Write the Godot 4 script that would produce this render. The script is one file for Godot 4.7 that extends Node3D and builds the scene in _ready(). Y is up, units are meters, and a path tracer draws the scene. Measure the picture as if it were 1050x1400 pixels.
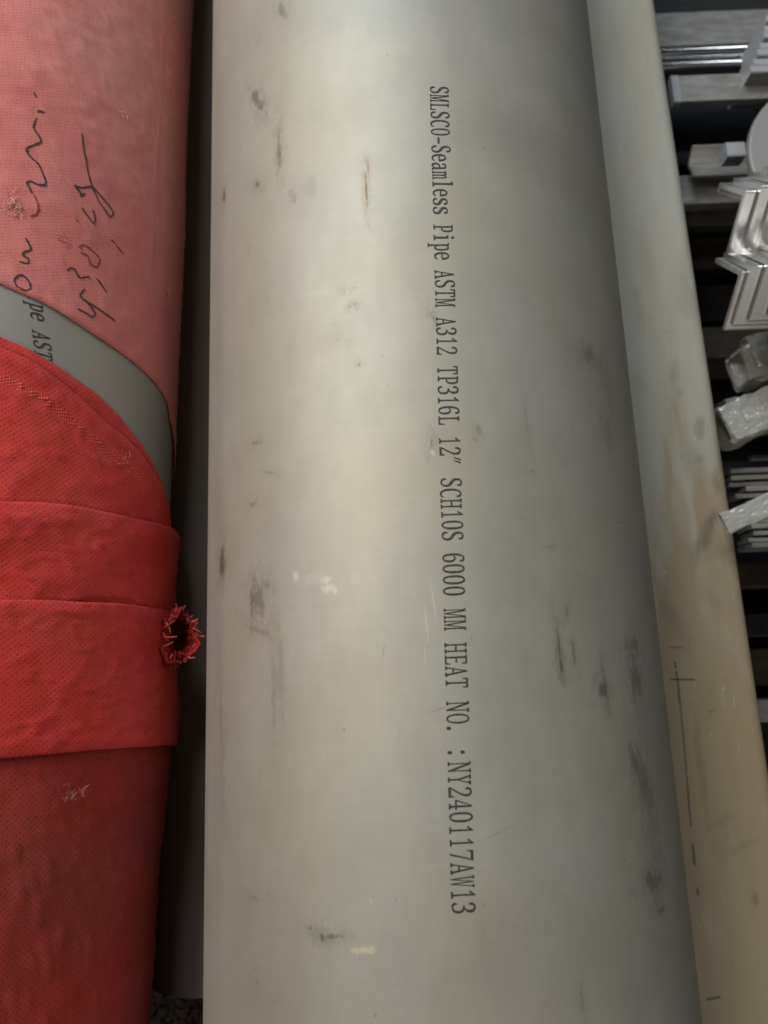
extends Node3D
# A close look down on a stainless pipe in a store: a red wrapped pipe at its left, a tan tube and racked bars at its right.

const R := 0.162            # radius of the big pipes
const MAIN_AT := Vector3(0.0298, 0.162, 0.0)
const RED_AT := Vector3(-0.336, 0.162, -0.09)
const LETTERING := "SMLSCO-Seamless Pipe ASTM A312 TP316L 12\" SCH10S 6000 MM HEAT NO. :NY240117AW13"

var mats := {}
var used := {}
var soft: FastNoiseLite
var fine: FastNoiseLite
var wide: FastNoiseLite
var rng: RandomNumberGenerator


func _ready():
	# ---------- camera
	var cam := Camera3D.new()
	cam.name = "camera"
	add_child(cam)
	cam.transform = Transform3D(Basis(Vector3(0.99921247, -0.00833779, 0.03879327), Vector3(0.03967917, 0.20996473, -0.97690346), Vector3(0.0, 0.97767341, 0.21013022)).orthonormalized(), Vector3(0, 0.739, 0))
	cam.keep_aspect = Camera3D.KEEP_HEIGHT
	var lens := CameraAttributesPhysical.new()
	lens.frustum_focus_distance = 0.47
	lens.frustum_focal_length = 17.83
	lens.exposure_aperture = 4.8
	lens.frustum_near = 0.02
	lens.frustum_far = 60.0
	cam.attributes = lens
	cam.fov = 67.88
	cam.near = 0.02
	cam.far = 60.0
	cam.current = true
	# ---------- surroundings: an indoor store, no sky; faint even fill, ceiling lamps and two added lights
	var we := WorldEnvironment.new()
	we.name = "surroundings"
	var e := Environment.new()
	e.background_mode = Environment.BG_COLOR
	e.background_color = Color(0.13, 0.123, 0.115)
	e.tonemap_mode = Environment.TONE_MAPPER_LINEAR
	e.tonemap_exposure = 1.0
	e.sdfgi_enabled = true
	e.ssao_enabled = true
	e.ssil_enabled = true
	we.environment = e
	add_child(we)
	lamp("ceiling_lamp", Vector3(-1.25, 2.1, -0.8), Vector3(0.0, 0.25, -0.15), Vector2(1.3, 1.2), Color(1.0, 0.97, 0.92), 5.0)
	lamp("far_lamp", Vector3(-0.75, 2.4, -2.4), Vector3(0.0, 0.2, -0.5), Vector2(1.4, 1.0), Color(0.88, 0.95, 1.0), 6.0)
	lamp("added_near_light", Vector3(0.9, 1.25, 2.4), Vector3(0.1, 0.2, 0.0), Vector2(0.6, 0.5), Color(1.0, 0.97, 0.93), 1.6)  # added low light behind the viewer, for highlights on the angle bars
	lamp("added_right_light", Vector3(1.75, 2.3, -1.9), Vector3(0.45, -0.1, -0.7), Vector2(0.45, 0.3), Color(0.95, 0.98, 1.0), 0.55)  # small light added to draw bright streaks on the round bars
	# ---------- noises and materials
	rng = RandomNumberGenerator.new()
	rng.seed = 7
	soft = noise(3, 14.0, 3)
	fine = noise(5, 90.0, 3)
	wide = noise(9, 4.0, 3)
	make_materials()
	# ---------- the setting
	build_setting()
	# ---------- things
	build_main_pipe()
	build_red_pipe()
	build_tube()
	build_rack_stock()


# ============================================================ helpers
func noise(s: int, freq: float, oct: int) -> FastNoiseLite:
	var n := FastNoiseLite.new()
	n.seed = s
	n.noise_type = FastNoiseLite.TYPE_SIMPLEX_SMOOTH
	n.frequency = freq
	n.fractal_octaves = oct
	return n


func lamp(called: String, at: Vector3, to: Vector3, size: Vector2, c: Color, energy: float):
	var l := AreaLight3D.new()
	l.name = called
	add_child(l)
	l.area_size = size
	l.light_color = c
	l.light_energy = energy
	l.area_range = 20.0
	l.shadow_enabled = true
	l.look_at_from_position(at, to, Vector3(0, 0, 1))


func named(called: String) -> String:
	if not used.has(called):
		used[called] = 0
		return called
	used[called] += 1
	return "%s_%03d" % [called, used[called]]


func thing(called: String, label: String, category: String, at := Vector3.ZERO, turn := 0.0, group := "") -> Node3D:
	var o := Node3D.new()
	o.name = named(called)
	add_child(o)
	o.position = at
	o.rotation.y = turn
	tag(o, label, category, group)
	return o


func tag(o: Node3D, label: String, category: String, group := ""):
	o.set_meta("label", label)
	o.set_meta("category", category)
	if group != "":
		o.set_meta("group", group)


func part(called: String, m: Mesh, mat: Material, parent: Node = null) -> MeshInstance3D:
	var o := MeshInstance3D.new()
	o.name = called if parent else named(called)
	o.mesh = m
	o.material_override = mat
	(parent if parent else self).add_child(o, true)
	return o


func std(c: Color, rough: float, metal := 0.0) -> StandardMaterial3D:   # c is linear
	var m := StandardMaterial3D.new()
	m.albedo_color = c.linear_to_srgb()
	m.roughness = rough
	m.metallic = metal
	return m


func tri(st: SurfaceTool, a: Vector3, b: Vector3, c: Vector3):
	st.add_vertex(a); st.add_vertex(b); st.add_vertex(c)


func quad(st: SurfaceTool, a: Vector3, b: Vector3, c: Vector3, d: Vector3):
	tri(st, a, b, c)
	tri(st, a, c, d)


# a bar along x with the section `outline` (points z, y; anticlockwise seen from -x), corners as given
func extrude(outline: PackedVector2Array, x0: float, x1: float, smooth := false) -> ArrayMesh:
	var st := SurfaceTool.new()
	st.begin(Mesh.PRIMITIVE_TRIANGLES)
	st.set_smooth_group(1 if smooth else -1)
	var n := outline.size()
	for i in n:
		var p := outline[i]
		var q := outline[(i + 1) % n]
		quad(st, Vector3(x0, p.y, p.x), Vector3(x1, p.y, p.x), Vector3(x1, q.y, q.x), Vector3(x0, q.y, q.x))
	st.set_smooth_group(-1)
	var ids := Geometry2D.triangulate_polygon(outline)
	for k in range(0, ids.size(), 3):
		var a := outline[ids[k]]
		var b := outline[ids[k + 1]]
		var c := outline[ids[k + 2]]
		tri(st, Vector3(x0, a.y, a.x), Vector3(x0, b.y, b.x), Vector3(x0, c.y, c.x))
		tri(st, Vector3(x1, a.y, a.x), Vector3(x1, c.y, c.x), Vector3(x1, b.y, b.x))
	st.generate_normals()
	return st.commit()


func rounded(pts: PackedVector2Array, rad: float, steps := 3) -> PackedVector2Array:
	var out := PackedVector2Array()
	var n := pts.size()
	for i in n:
		var p := pts[i]
		var a := (pts[(i + n - 1) % n] - p)
		var b := (pts[(i + 1) % n] - p)
		var r := minf(rad, minf(a.length(), b.length()) * 0.48)
		var pa := p + a.normalized() * r
		var pb := p + b.normalized() * r
		for k in steps + 1:
			var t := float(k) / steps
			out.append(pa.lerp(p, t).lerp(p.lerp(pb, t), t))
	return out


func rect(z0: float, y0: float, z1: float, y1: float, rad := 0.0015) -> PackedVector2Array:
	return rounded(PackedVector2Array([Vector2(z0, y0), Vector2(z0, y1), Vector2(z1, y1), Vector2(z1, y0)]), rad)


func along(pts: Array, t: float) -> float:   # smooth curve through (t, value) points, held outside
	var n := pts.size()
	if t <= pts[0].x:
		return pts[0].y
	if t >= pts[n - 1].x:
		return pts[n - 1].y
	for i in n - 1:
		if t <= pts[i + 1].x:
			var f: float = (t - pts[i].x) / maxf(pts[i + 1].x - pts[i].x, 1e-6)
			return cubic_interpolate(pts[i].y, pts[i + 1].y, pts[maxi(i - 1, 0)].y, pts[mini(i + 2, n - 1)].y, f) if pts[i + 1].x - pts[i].x > 1.0 else lerpf(pts[i].y, pts[i + 1].y, f)
	return pts[n - 1].y


func on_pipe(deg: float, r: float, z: float) -> Vector3:
	var a := deg_to_rad(deg)
	return Vector3(r * sin(a), r * cos(a), z)


# a closed cloth or steel sheet on a cylinder: angle in degrees, lo/hi edges as curves, radius and tint as callables (deg, z, s)
func sheet(d0: float, d1: float, dstep: float, lo: Array, hi: Array, nz: int, rad: Callable, tint: Callable, thick: float, near_dense := 1.0) -> ArrayMesh:
	var nd := int(round((d1 - d0) / dstep))
	var st := SurfaceTool.new()
	st.begin(Mesh.PRIMITIVE_TRIANGLES)
	for layer in 2:
		for i in nd + 1:
			var d := lerpf(d0, d1, float(i) / nd)
			var zl := along(lo, d)
			var zh := along(hi, d)
			for k in nz + 1:
				var s := float(k) / nz
				if near_dense < 0.0:      # denser at both ends
					s = s * s * (3.0 - 2.0 * s)
				elif near_dense != 1.0:
					s = pow(s, near_dense)
				var z := lerpf(zl, zh, s)
				var edge := minf(z - zl, zh - z)
				var r: float = rad.call(d, z, edge)
				var round_off := thick * 0.5 * (1.0 - sqrt(maxf(0.0, 1.0 - pow(1.0 - clampf(edge / (thick * 0.7), 0.0, 1.0), 2.0))))
				st.set_smooth_group(0)
				st.set_uv(Vector2(deg_to_rad(d) * R, z))
				st.set_color(tint.call(d, z))
				st.add_vertex(on_pipe(d, r - (thick if layer == 1 else round_off), z))
	var w := nz + 1
	var half := (nd + 1) * w
	for i in nd:
		for k in nz:
			var a := i * w + k
			for id in [a, a + w, a + w + 1, a, a + w + 1, a + 1]:
				st.add_index(id)
			for id in [a, a + w + 1, a + w, a, a + 1, a + w + 1]:
				st.add_index(half + id)
	for i in nd:
		var a := i * w
		for id in [a, half + a + w, a + w, a, half + a, half + a + w]:
			st.add_index(id)
		a += nz
		for id in [a, a + w, half + a + w, a, half + a + w, half + a]:
			st.add_index(id)
	st.generate_normals()
	return st.commit()


# lettering bent round a cylinder: cells of `pitch` along z, centre angle a0 + slope * z, letter tops towards greater angles
func lettering(text: String, from: int, to: int, z0: float, pitch: float, height: float, centre: Callable, r: float) -> ArrayMesh:
	var font := SystemFont.new()
	font.font_names = PackedStringArray(["Droid Serif"])
	var st := SurfaceTool.new()
	st.begin(Mesh.PRIMITIVE_TRIANGLES)
	st.set_smooth_group(-1)
	var made := {}
	for i in range(from, to):
		var ch := text[i]
		if ch == " ":
			continue
		if not made.has(ch):
			var tm := TextMesh.new()
			tm.font = font
			tm.font_size = 64
			tm.pixel_size = 0.01
			tm.depth = 0.012
			tm.curve_step = 1.0
			tm.text = ch
			tm.horizontal_alignment = HORIZONTAL_ALIGNMENT_LEFT
			tm.vertical_alignment = VERTICAL_ALIGNMENT_TOP
			made[ch] = tm.get_mesh_arrays()
			if not made.has("cap"):
				var cap := TextMesh.new()
				cap.font = font
				cap.font_size = 64
				cap.pixel_size = 0.01
				cap.text = "H"
				cap.vertical_alignment = VERTICAL_ALIGNMENT_TOP
				var box := cap.get_aabb()
				made["cap"] = box
		var arr: Array = made[ch]
		var v: PackedVector3Array = arr[Mesh.ARRAY_VERTEX]
		var ids: PackedInt32Array = arr[Mesh.ARRAY_INDEX] if arr[Mesh.ARRAY_INDEX] != null else PackedInt32Array(range(v.size()))
		var lo := 1e9
		var hi := -1e9
		for p in v:
			lo = minf(lo, p.x)
			hi = maxf(hi, p.x)
		var cap_box: AABB = made["cap"]
		var sy := height / cap_box.size.y
		var wish := pitch * 0.80
		if ch in "ilI1":
			wish = pitch * 0.56
		elif ch in ".:":
			wish = (hi - lo) * sy * 0.75
		elif ch in "-":
			wish = pitch * 0.72
		elif ch == "\"":
			wish = pitch * 0.45
		elif ch in "MWNAHm":
			wish = pitch * 0.9
		var sx := wish / maxf(hi - lo, 1e-4)
		var mid := z0 + (i + 0.5) * pitch
		if ch in ".:":
			mid -= pitch * 0.22
		var jit := rng.randf_range(-0.00012, 0.00012)
		for k in range(0, ids.size(), 3):
			for o in [0, 1, 2]:
				var p: Vector3 = v[ids[k + o]]
				var up: float = (p.y - cap_box.position.y) * sy
				var zz: float = mid + (p.x - (lo + hi) * 0.5) * sx
				if ch == "\"":
					zz += (up - height) * 0.35
				var deg: float = centre.call(zz) + rad_to_deg((up - height * 0.5 + jit) / r)
				st.add_vertex(on_pipe(deg, r + 0.00022 + p.z * 0.004, zz))
	st.generate_normals()
	return st.commit()


# a pen or fibre line on a pipe: (deg, mm along z) points, smoothed, drawn as a thin raised ribbon
func pen(st: SurfaceTool, pts: Array, width: float, rad: Callable):
	var curve: Array[Vector2] = []
	var n := pts.size()
	for i in n - 1:
		var p0: Vector2 = pts[maxi(i - 1, 0)]
		var p1: Vector2 = pts[i]
		var p2: Vector2 = pts[i + 1]
		var p3: Vector2 = pts[mini(i + 2, n - 1)]
		for k in 5:
			curve.append(p1.cubic_interpolate(p2, p0, p3, k / 5.0).lerp(p1.lerp(p2, k / 5.0), 0.45) + Vector2(0.05, 0.14) * fine.get_noise_2d(p1.x + k * 0.01, p1.y * 0.01))
	curve.append(pts[n - 1])
	var left := []
	var right := []
	var to_m := Vector2(deg_to_rad(1.0) * R, 0.001)
	for i in curve.size():
		var a := curve[maxi(i - 1, 0)] * to_m
		var b := curve[mini(i + 1, curve.size() - 1)] * to_m
		var side := (b - a).normalized().orthogonal() * width * 0.5
		side *= 0.78 + 0.5 * absf(soft.get_noise_2d(curve[i].x * 0.02 + n, curve[i].y * 0.004)) + 0.25 * fine.get_noise_2d(curve[i].x * 0.01, curve[i].y * 0.004)
		if i == 0 or i == curve.size() - 1:
			side *= 0.5
		for s in [1, -1]:
			var q: Vector2 = (curve[i] * to_m + side * s) / to_m
			(left if s == 1 else right).append(on_pipe(q.x, rad.call(q.x, q.y * 0.001, 1.0) + 0.00035, q.y * 0.001))
	for i in curve.size() - 1:
		quad(st, left[i], left[i + 1], right[i + 1], right[i])


# ============================================================ materials
func blot(im: Image, at: Vector2, size: Vector2, turn: float, c: Color, strength: float, ragged := 0.6):   # all in pixels of the image
	var reach := int(maxf(size.x, size.y) * 1.4) + 2
	for y in range(maxi(0, int(at.y) - reach), mini(im.get_height(), int(at.y) + reach)):
		for x in range(maxi(0, int(at.x) - reach), mini(im.get_width(), int(at.x) + reach)):
			var p := (Vector2(x, y) - at).rotated(-turn)
			var d := Vector2(p.x / size.x, p.y / size.y).length()
			d += ragged * (soft.get_noise_2d(x * 0.006 + at.x, y * 0.003) + 0.8 * fine.get_noise_2d(x * 0.0035, y * 0.0014 + at.y))
			var a := clampf(1.45 - d * 1.2, 0.0, 1.0)
			if a > 0.0:
				a = a * a * (3.0 - 2.0 * a) * strength
				im.set_pixel(x, y, im.get_pixel(x, y).lerp(c, a))


func steel_image(w: int, h: int, warm: Color, cool: Color, s: int) -> Image:
	var im := Image.create(w, h, false, Image.FORMAT_RGB8)
	var big := noise(s, 0.0035, 4)
	var cross := noise(s + 1, 0.05, 3)
	var speck := noise(s + 2, 0.16, 2)
	for y in h:
		for x in w:
			var t := clampf(0.5 + 0.75 * big.get_noise_2d(x * 1.3, y), 0.0, 1.0)
			var g := 1.0 + 0.010 * cross.get_noise_2d(x * 0.10, y * 2.2) + 0.012 * cross.get_noise_2d(x * 0.9, y * 0.5 + 900.0)
			g += 0.03 * big.get_noise_2d(x * 4.0 + 500.0, y * 3.0)
			var k := speck.get_noise_2d(x, y)
			if k > 0.72:
				g -= (k - 0.72) * 0.5
			var c := warm.lerp(cool, t) * g
			im.set_pixel(x, y, Color(c.r, c.g, c.b))
	return im


func make_materials():
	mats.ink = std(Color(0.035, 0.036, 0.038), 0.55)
	var it := NoiseTexture2D.new()
	it.width = 256
	it.height = 256
	it.seamless = true
	it.noise = noise(55, 0.09, 3)
	var ir := Gradient.new()
	ir.set_color(0, Color(0.40, 0.40, 0.40))
	ir.set_color(1, Color(1, 1, 1))
	ir.set_offset(0, 0.42)
	ir.set_offset(1, 0.85)
	it.color_ramp = ir
	mats.ink = std(Color(0.085, 0.082, 0.08), 0.6)
	mats.ink.albedo_texture = it
	mats.ink.uv1_triplanar = true
	mats.ink.uv1_scale = Vector3(34, 34, 34)
	mats.pen = std(Color(0.05, 0.028, 0.033), 0.6)
	mats.pen_faint = std(Color(0.23, 0.035, 0.04), 0.7)
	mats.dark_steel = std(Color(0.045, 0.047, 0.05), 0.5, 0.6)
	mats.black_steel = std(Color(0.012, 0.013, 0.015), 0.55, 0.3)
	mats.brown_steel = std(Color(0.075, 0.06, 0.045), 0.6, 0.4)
	mats.polished = std(Color(0.78, 0.78, 0.79), 0.16, 1.0)
	mats.bright = std(Color(0.78, 0.785, 0.79), 0.27, 0.95)
	mats.bright_rough = std(Color(0.58, 0.57, 0.55), 0.42, 0.7)
	mats.mill = std(Color(0.38, 0.37, 0.355), 0.5, 0.55)
	mats.pale = std(Color(0.34, 0.34, 0.355), 0.4)
	mats.pale_steel = std(Color(0.33, 0.32, 0.305), 0.5, 0.4)
	mats.inside = std(Color(0.2, 0.19, 0.17), 0.7, 0.3)
	for key in ["dark_steel", "brown_steel", "bright_rough", "mill"]:
		var nt := NoiseTexture2D.new()
		nt.width = 256
		nt.height = 256
		nt.seamless = true
		nt.noise = noise(key.length(), 0.02, 4)
		var ramp := Gradient.new()
		ramp.set_color(0, Color(0.80, 0.785, 0.76))
		ramp.set_color(1, Color(1, 1, 1))
		nt.color_ramp = ramp
		mats[key].albedo_texture = nt
		mats[key].uv1_triplanar = true
		mats[key].uv1_scale = Vector3(5, 14, 14)
	# cloudy film that wraps some of the bars
	mats.film = std(Color(0.50, 0.485, 0.44), 0.2)
	mats.film.transparency = BaseMaterial3D.TRANSPARENCY_ALPHA
	mats.film.albedo_color.a = 0.72
	mats.film.metallic_specular = 0.7
	mats.film.backlight_enabled = true
	mats.film.backlight = Color(0.35, 0.34, 0.32)
	var fn := NoiseTexture2D.new()
	fn.width = 256
	fn.height = 256
	fn.seamless = true
	fn.as_normal_map = true
	fn.bump_strength = 6.0
	fn.noise = noise(31, 0.012, 3)
	mats.film.normal_enabled = true
	mats.film.normal_texture = fn
	mats.film.normal_scale = 1.8
	mats.film.uv1_triplanar = true
	mats.film.uv1_scale = Vector3(9, 16, 16)
	# woven-look red cloth: rows of pressed dots over fine fibres
	var h := Image.create(512, 512, false, Image.FORMAT_RGB8)
	var c := Image.create(512, 512, false, Image.FORMAT_RGB8)
	var fb := noise(77, 0.09, 3)
	var spread := RandomNumberGenerator.new()
	spread.seed = 21
	var force := []      # how hard each dot of the 10 x 10 x 2 grid was pressed, and where it strayed
	for k in 200:
		force.append(Vector3(spread.randf_range(0.25, 1.0), spread.randf_range(-0.07, 0.07), spread.randf_range(-0.07, 0.07)))
	for y in 512:
		for x in 512:
			var g := Vector2(x, y) * 10.0 / 512.0
			var dip := 0.0
			for half in 2:
				var q := (g - Vector2(0.5, 0.5) * half).round()
				var f3: Vector3 = force[(posmod(int(q.x), 10) * 10 + posmod(int(q.y), 10)) * 2 + half]
				var off := g - q - Vector2(0.5, 0.5) * half - Vector2(f3.y, f3.z)
				dip = maxf(dip, f3.x * (1.0 - smoothstep(0.13, 0.27, (off * Vector2(1.0, 1.25)).length())))
			var f := fb.get_noise_2d(x, y) * 0.5
			h.set_pixel(x, y, Color.from_hsv(0, 0, clampf(0.72 - 0.6 * dip + 0.14 * f, 0, 1)))
			var v := clampf(0.95 - 0.13 * dip + 0.16 * f, 0, 1)
			c.set_pixel(x, y, Color(v, v, v))
	for key in ["cloth", "faded_cloth"]:
		var m := std(Color(1, 1, 1), 0.72 if key == "cloth" else 0.62)
		m.vertex_color_use_as_albedo = true
		m.albedo_texture = ImageTexture.create_from_image(c)
		m.heightmap_enabled = true
		m.heightmap_texture = ImageTexture.create_from_image(h)
		m.heightmap_scale = 0.03 if key == "cloth" else 0.014
		m.uv1_scale = Vector3(27, 29, 1) if key == "cloth" else Vector3(19, 43, 1)
		m.rim_enabled = true
		m.rim = 0.06 if key == "cloth" else 0.25
		m.metallic_specular = 0.3
		m.rim_tint = 0.6
		mats[key] = m
	mats.seam = std(Color(0.60, 0.075, 0.06), 0.6)
	mats.fray = std(Color(1, 1, 1), 0.8)
	mats.fray.vertex_color_use_as_albedo = true
	# pale gritty dunnage
	mats.grit = std(Color(0.78, 0.72, 0.62), 0.9)
	var gt := NoiseTexture2D.new()
	gt.width = 512
	gt.height = 512
	gt.seamless = true
	gt.noise = noise(12, 0.035, 6)
	var gr := Gradient.new()
	gr.set_color(0, Color(0.42, 0.39, 0.34))
	gr.set_color(1, Color(1, 1, 1))
	gr.set_offset(0, 0.15)
	gr.set_offset(1, 0.62)
	gt.color_ramp = gr
	mats.grit.albedo_texture = gt
	mats.grit.uv1_triplanar = true
	mats.grit.uv1_scale = Vector3(8, 8, 8)
	mats.floor = std(Color(0.09, 0.085, 0.08), 0.9)
	mats.floor.albedo_texture = gt
	mats.floor.uv1_triplanar = true
	mats.floor.uv1_scale = Vector3(2, 2, 2)


# ============================================================ setting
func build_setting():
	var fl := BoxMesh.new()
	fl.size = Vector3(16, 0.2, 16)
	var f := part("floor", fl, mats.floor)
	f.position = Vector3(0, -0.504, 0)
	f.set_meta("kind", "structure")
	# the tier below
	for k in 2:
		var lower := pipe_mesh(R, 0.006, -2.6, 1.6)
		var o := part("lower_pipe", lower, mats.mill)
		o.position = Vector3([-0.165, 0.175][k], -0.242, 0)
		tag(o, ["dull grey lower-tier pipe in the dark gap left of the bare pipe", "dull grey pipe of the lower tier hidden under the tan tube"][k], "pipe", "pipes of the lower tier")
	var slim := part("added_gap_tube", pipe_mesh(0.05, 0.004, -2.6, 0.233), std(Color(0.15, 0.112, 0.085), 0.9))
	slim.position = Vector3(-0.1555, 0.05, 0.0)  # tube added so the dark gap shows a soft brown gradient
	tag(slim, "added slim tube giving the gap between the red-wrapped and the bare pipe its soft brown tone", "tube")
	for zc in [0.345, -1.7]:
		var s := part("sleeper", extrude(rect(zc - 0.075, -0.08, zc + 0.075, 0.0, 0.004), -0.62, 0.36), mats.grit)
		tag(s, "pale gritty sleeper showing in the gap at the bottom between red and bare pipe" if zc > 0 else "far pale sleeper under the pipes, beyond the top of the picture", "sleeper", "sleepers under the pipes")


func pipe_mesh(r: float, wall: float, z0: float, z1: float) -> ArrayMesh:
	var st := SurfaceTool.new()
	st.begin(Mesh.PRIMITIVE_TRIANGLES)
	var n := 144
	for k in n:
		var a := 360.0 * k / n
		var b := 360.0 * (k + 1) / n
		st.set_smooth_group(1)
		quad(st, on_pipe(a, r, z1), on_pipe(a, r, z0), on_pipe(b, r, z0), on_pipe(b, r, z1))
		st.set_smooth_group(2)
		quad(st, on_pipe(a, r - wall, z0), on_pipe(a, r - wall, z1), on_pipe(b, r - wall, z1), on_pipe(b, r - wall, z0))
		st.set_smooth_group(-1)
		quad(st, on_pipe(a, r, z0), on_pipe(a, r - wall, z0), on_pipe(b, r - wall, z0), on_pipe(b, r, z0))
		quad(st, on_pipe(a, r, z1), on_pipe(b, r, z1), on_pipe(b, r - wall, z1), on_pipe(a, r - wall, z1))
	st.generate_normals()
	return st.commit()


# a pipe with UVs: u over the half turn -95..95 deg, v over z -0.58..0.28, mirrored onwards
func marked_pipe(r: float, wall: float, z0: float, z1: float) -> ArrayMesh:
	var st := SurfaceTool.new()
	st.begin(Mesh.PRIMITIVE_TRIANGLES)
	var zs := [z0]
	var span := 0.86
	var z := -0.58 - span * floorf((-0.58 - z0) / span)
	while z < z1:
		if z > z0 + 0.001:
			zs.append(z)
		z += span
	zs.append(z1)
	var degs := []
	for k in 181:
		degs.append(-95.0 + 360.0 * k / 180.0)
	for side in 2:
		var rr: float = r if side == 0 else r - wall
		var base := side * degs.size() * zs.size()
		for d in degs:
			for q in zs:
				st.set_smooth_group(0)
				var u: float = pingpong((d + 95.0) / 190.0, 1.0)
				st.set_uv(Vector2(u, pingpong((q + 0.58) / span, 1.0)))
				st.set_normal(on_pipe(d, 1.0 if side == 0 else -1.0, 0))
				st.add_vertex(on_pipe(d, rr, q))
		var w := zs.size()
		for i in degs.size() - 1:
			for k in w - 1:
				var a := base + i * w + k
				for id in ([a, a + w, a + w + 1, a, a + w + 1, a + 1] if side == 0 else [a, a + w + 1, a + w, a, a + 1, a + w + 1]):
					st.add_index(id)
	var half: int = degs.size() * zs.size()
	for i in degs.size() - 1:
		for k in [0, zs.size() - 1]:
			var a: int = i * zs.size() + k
			var b: int = a + zs.size()
			for id in ([a, half + b, b, a, half + a, half + b] if k == 0 else [a, b, half + b, a, half + b, half + a]):
				st.add_index(id)
	return st.commit()


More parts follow.
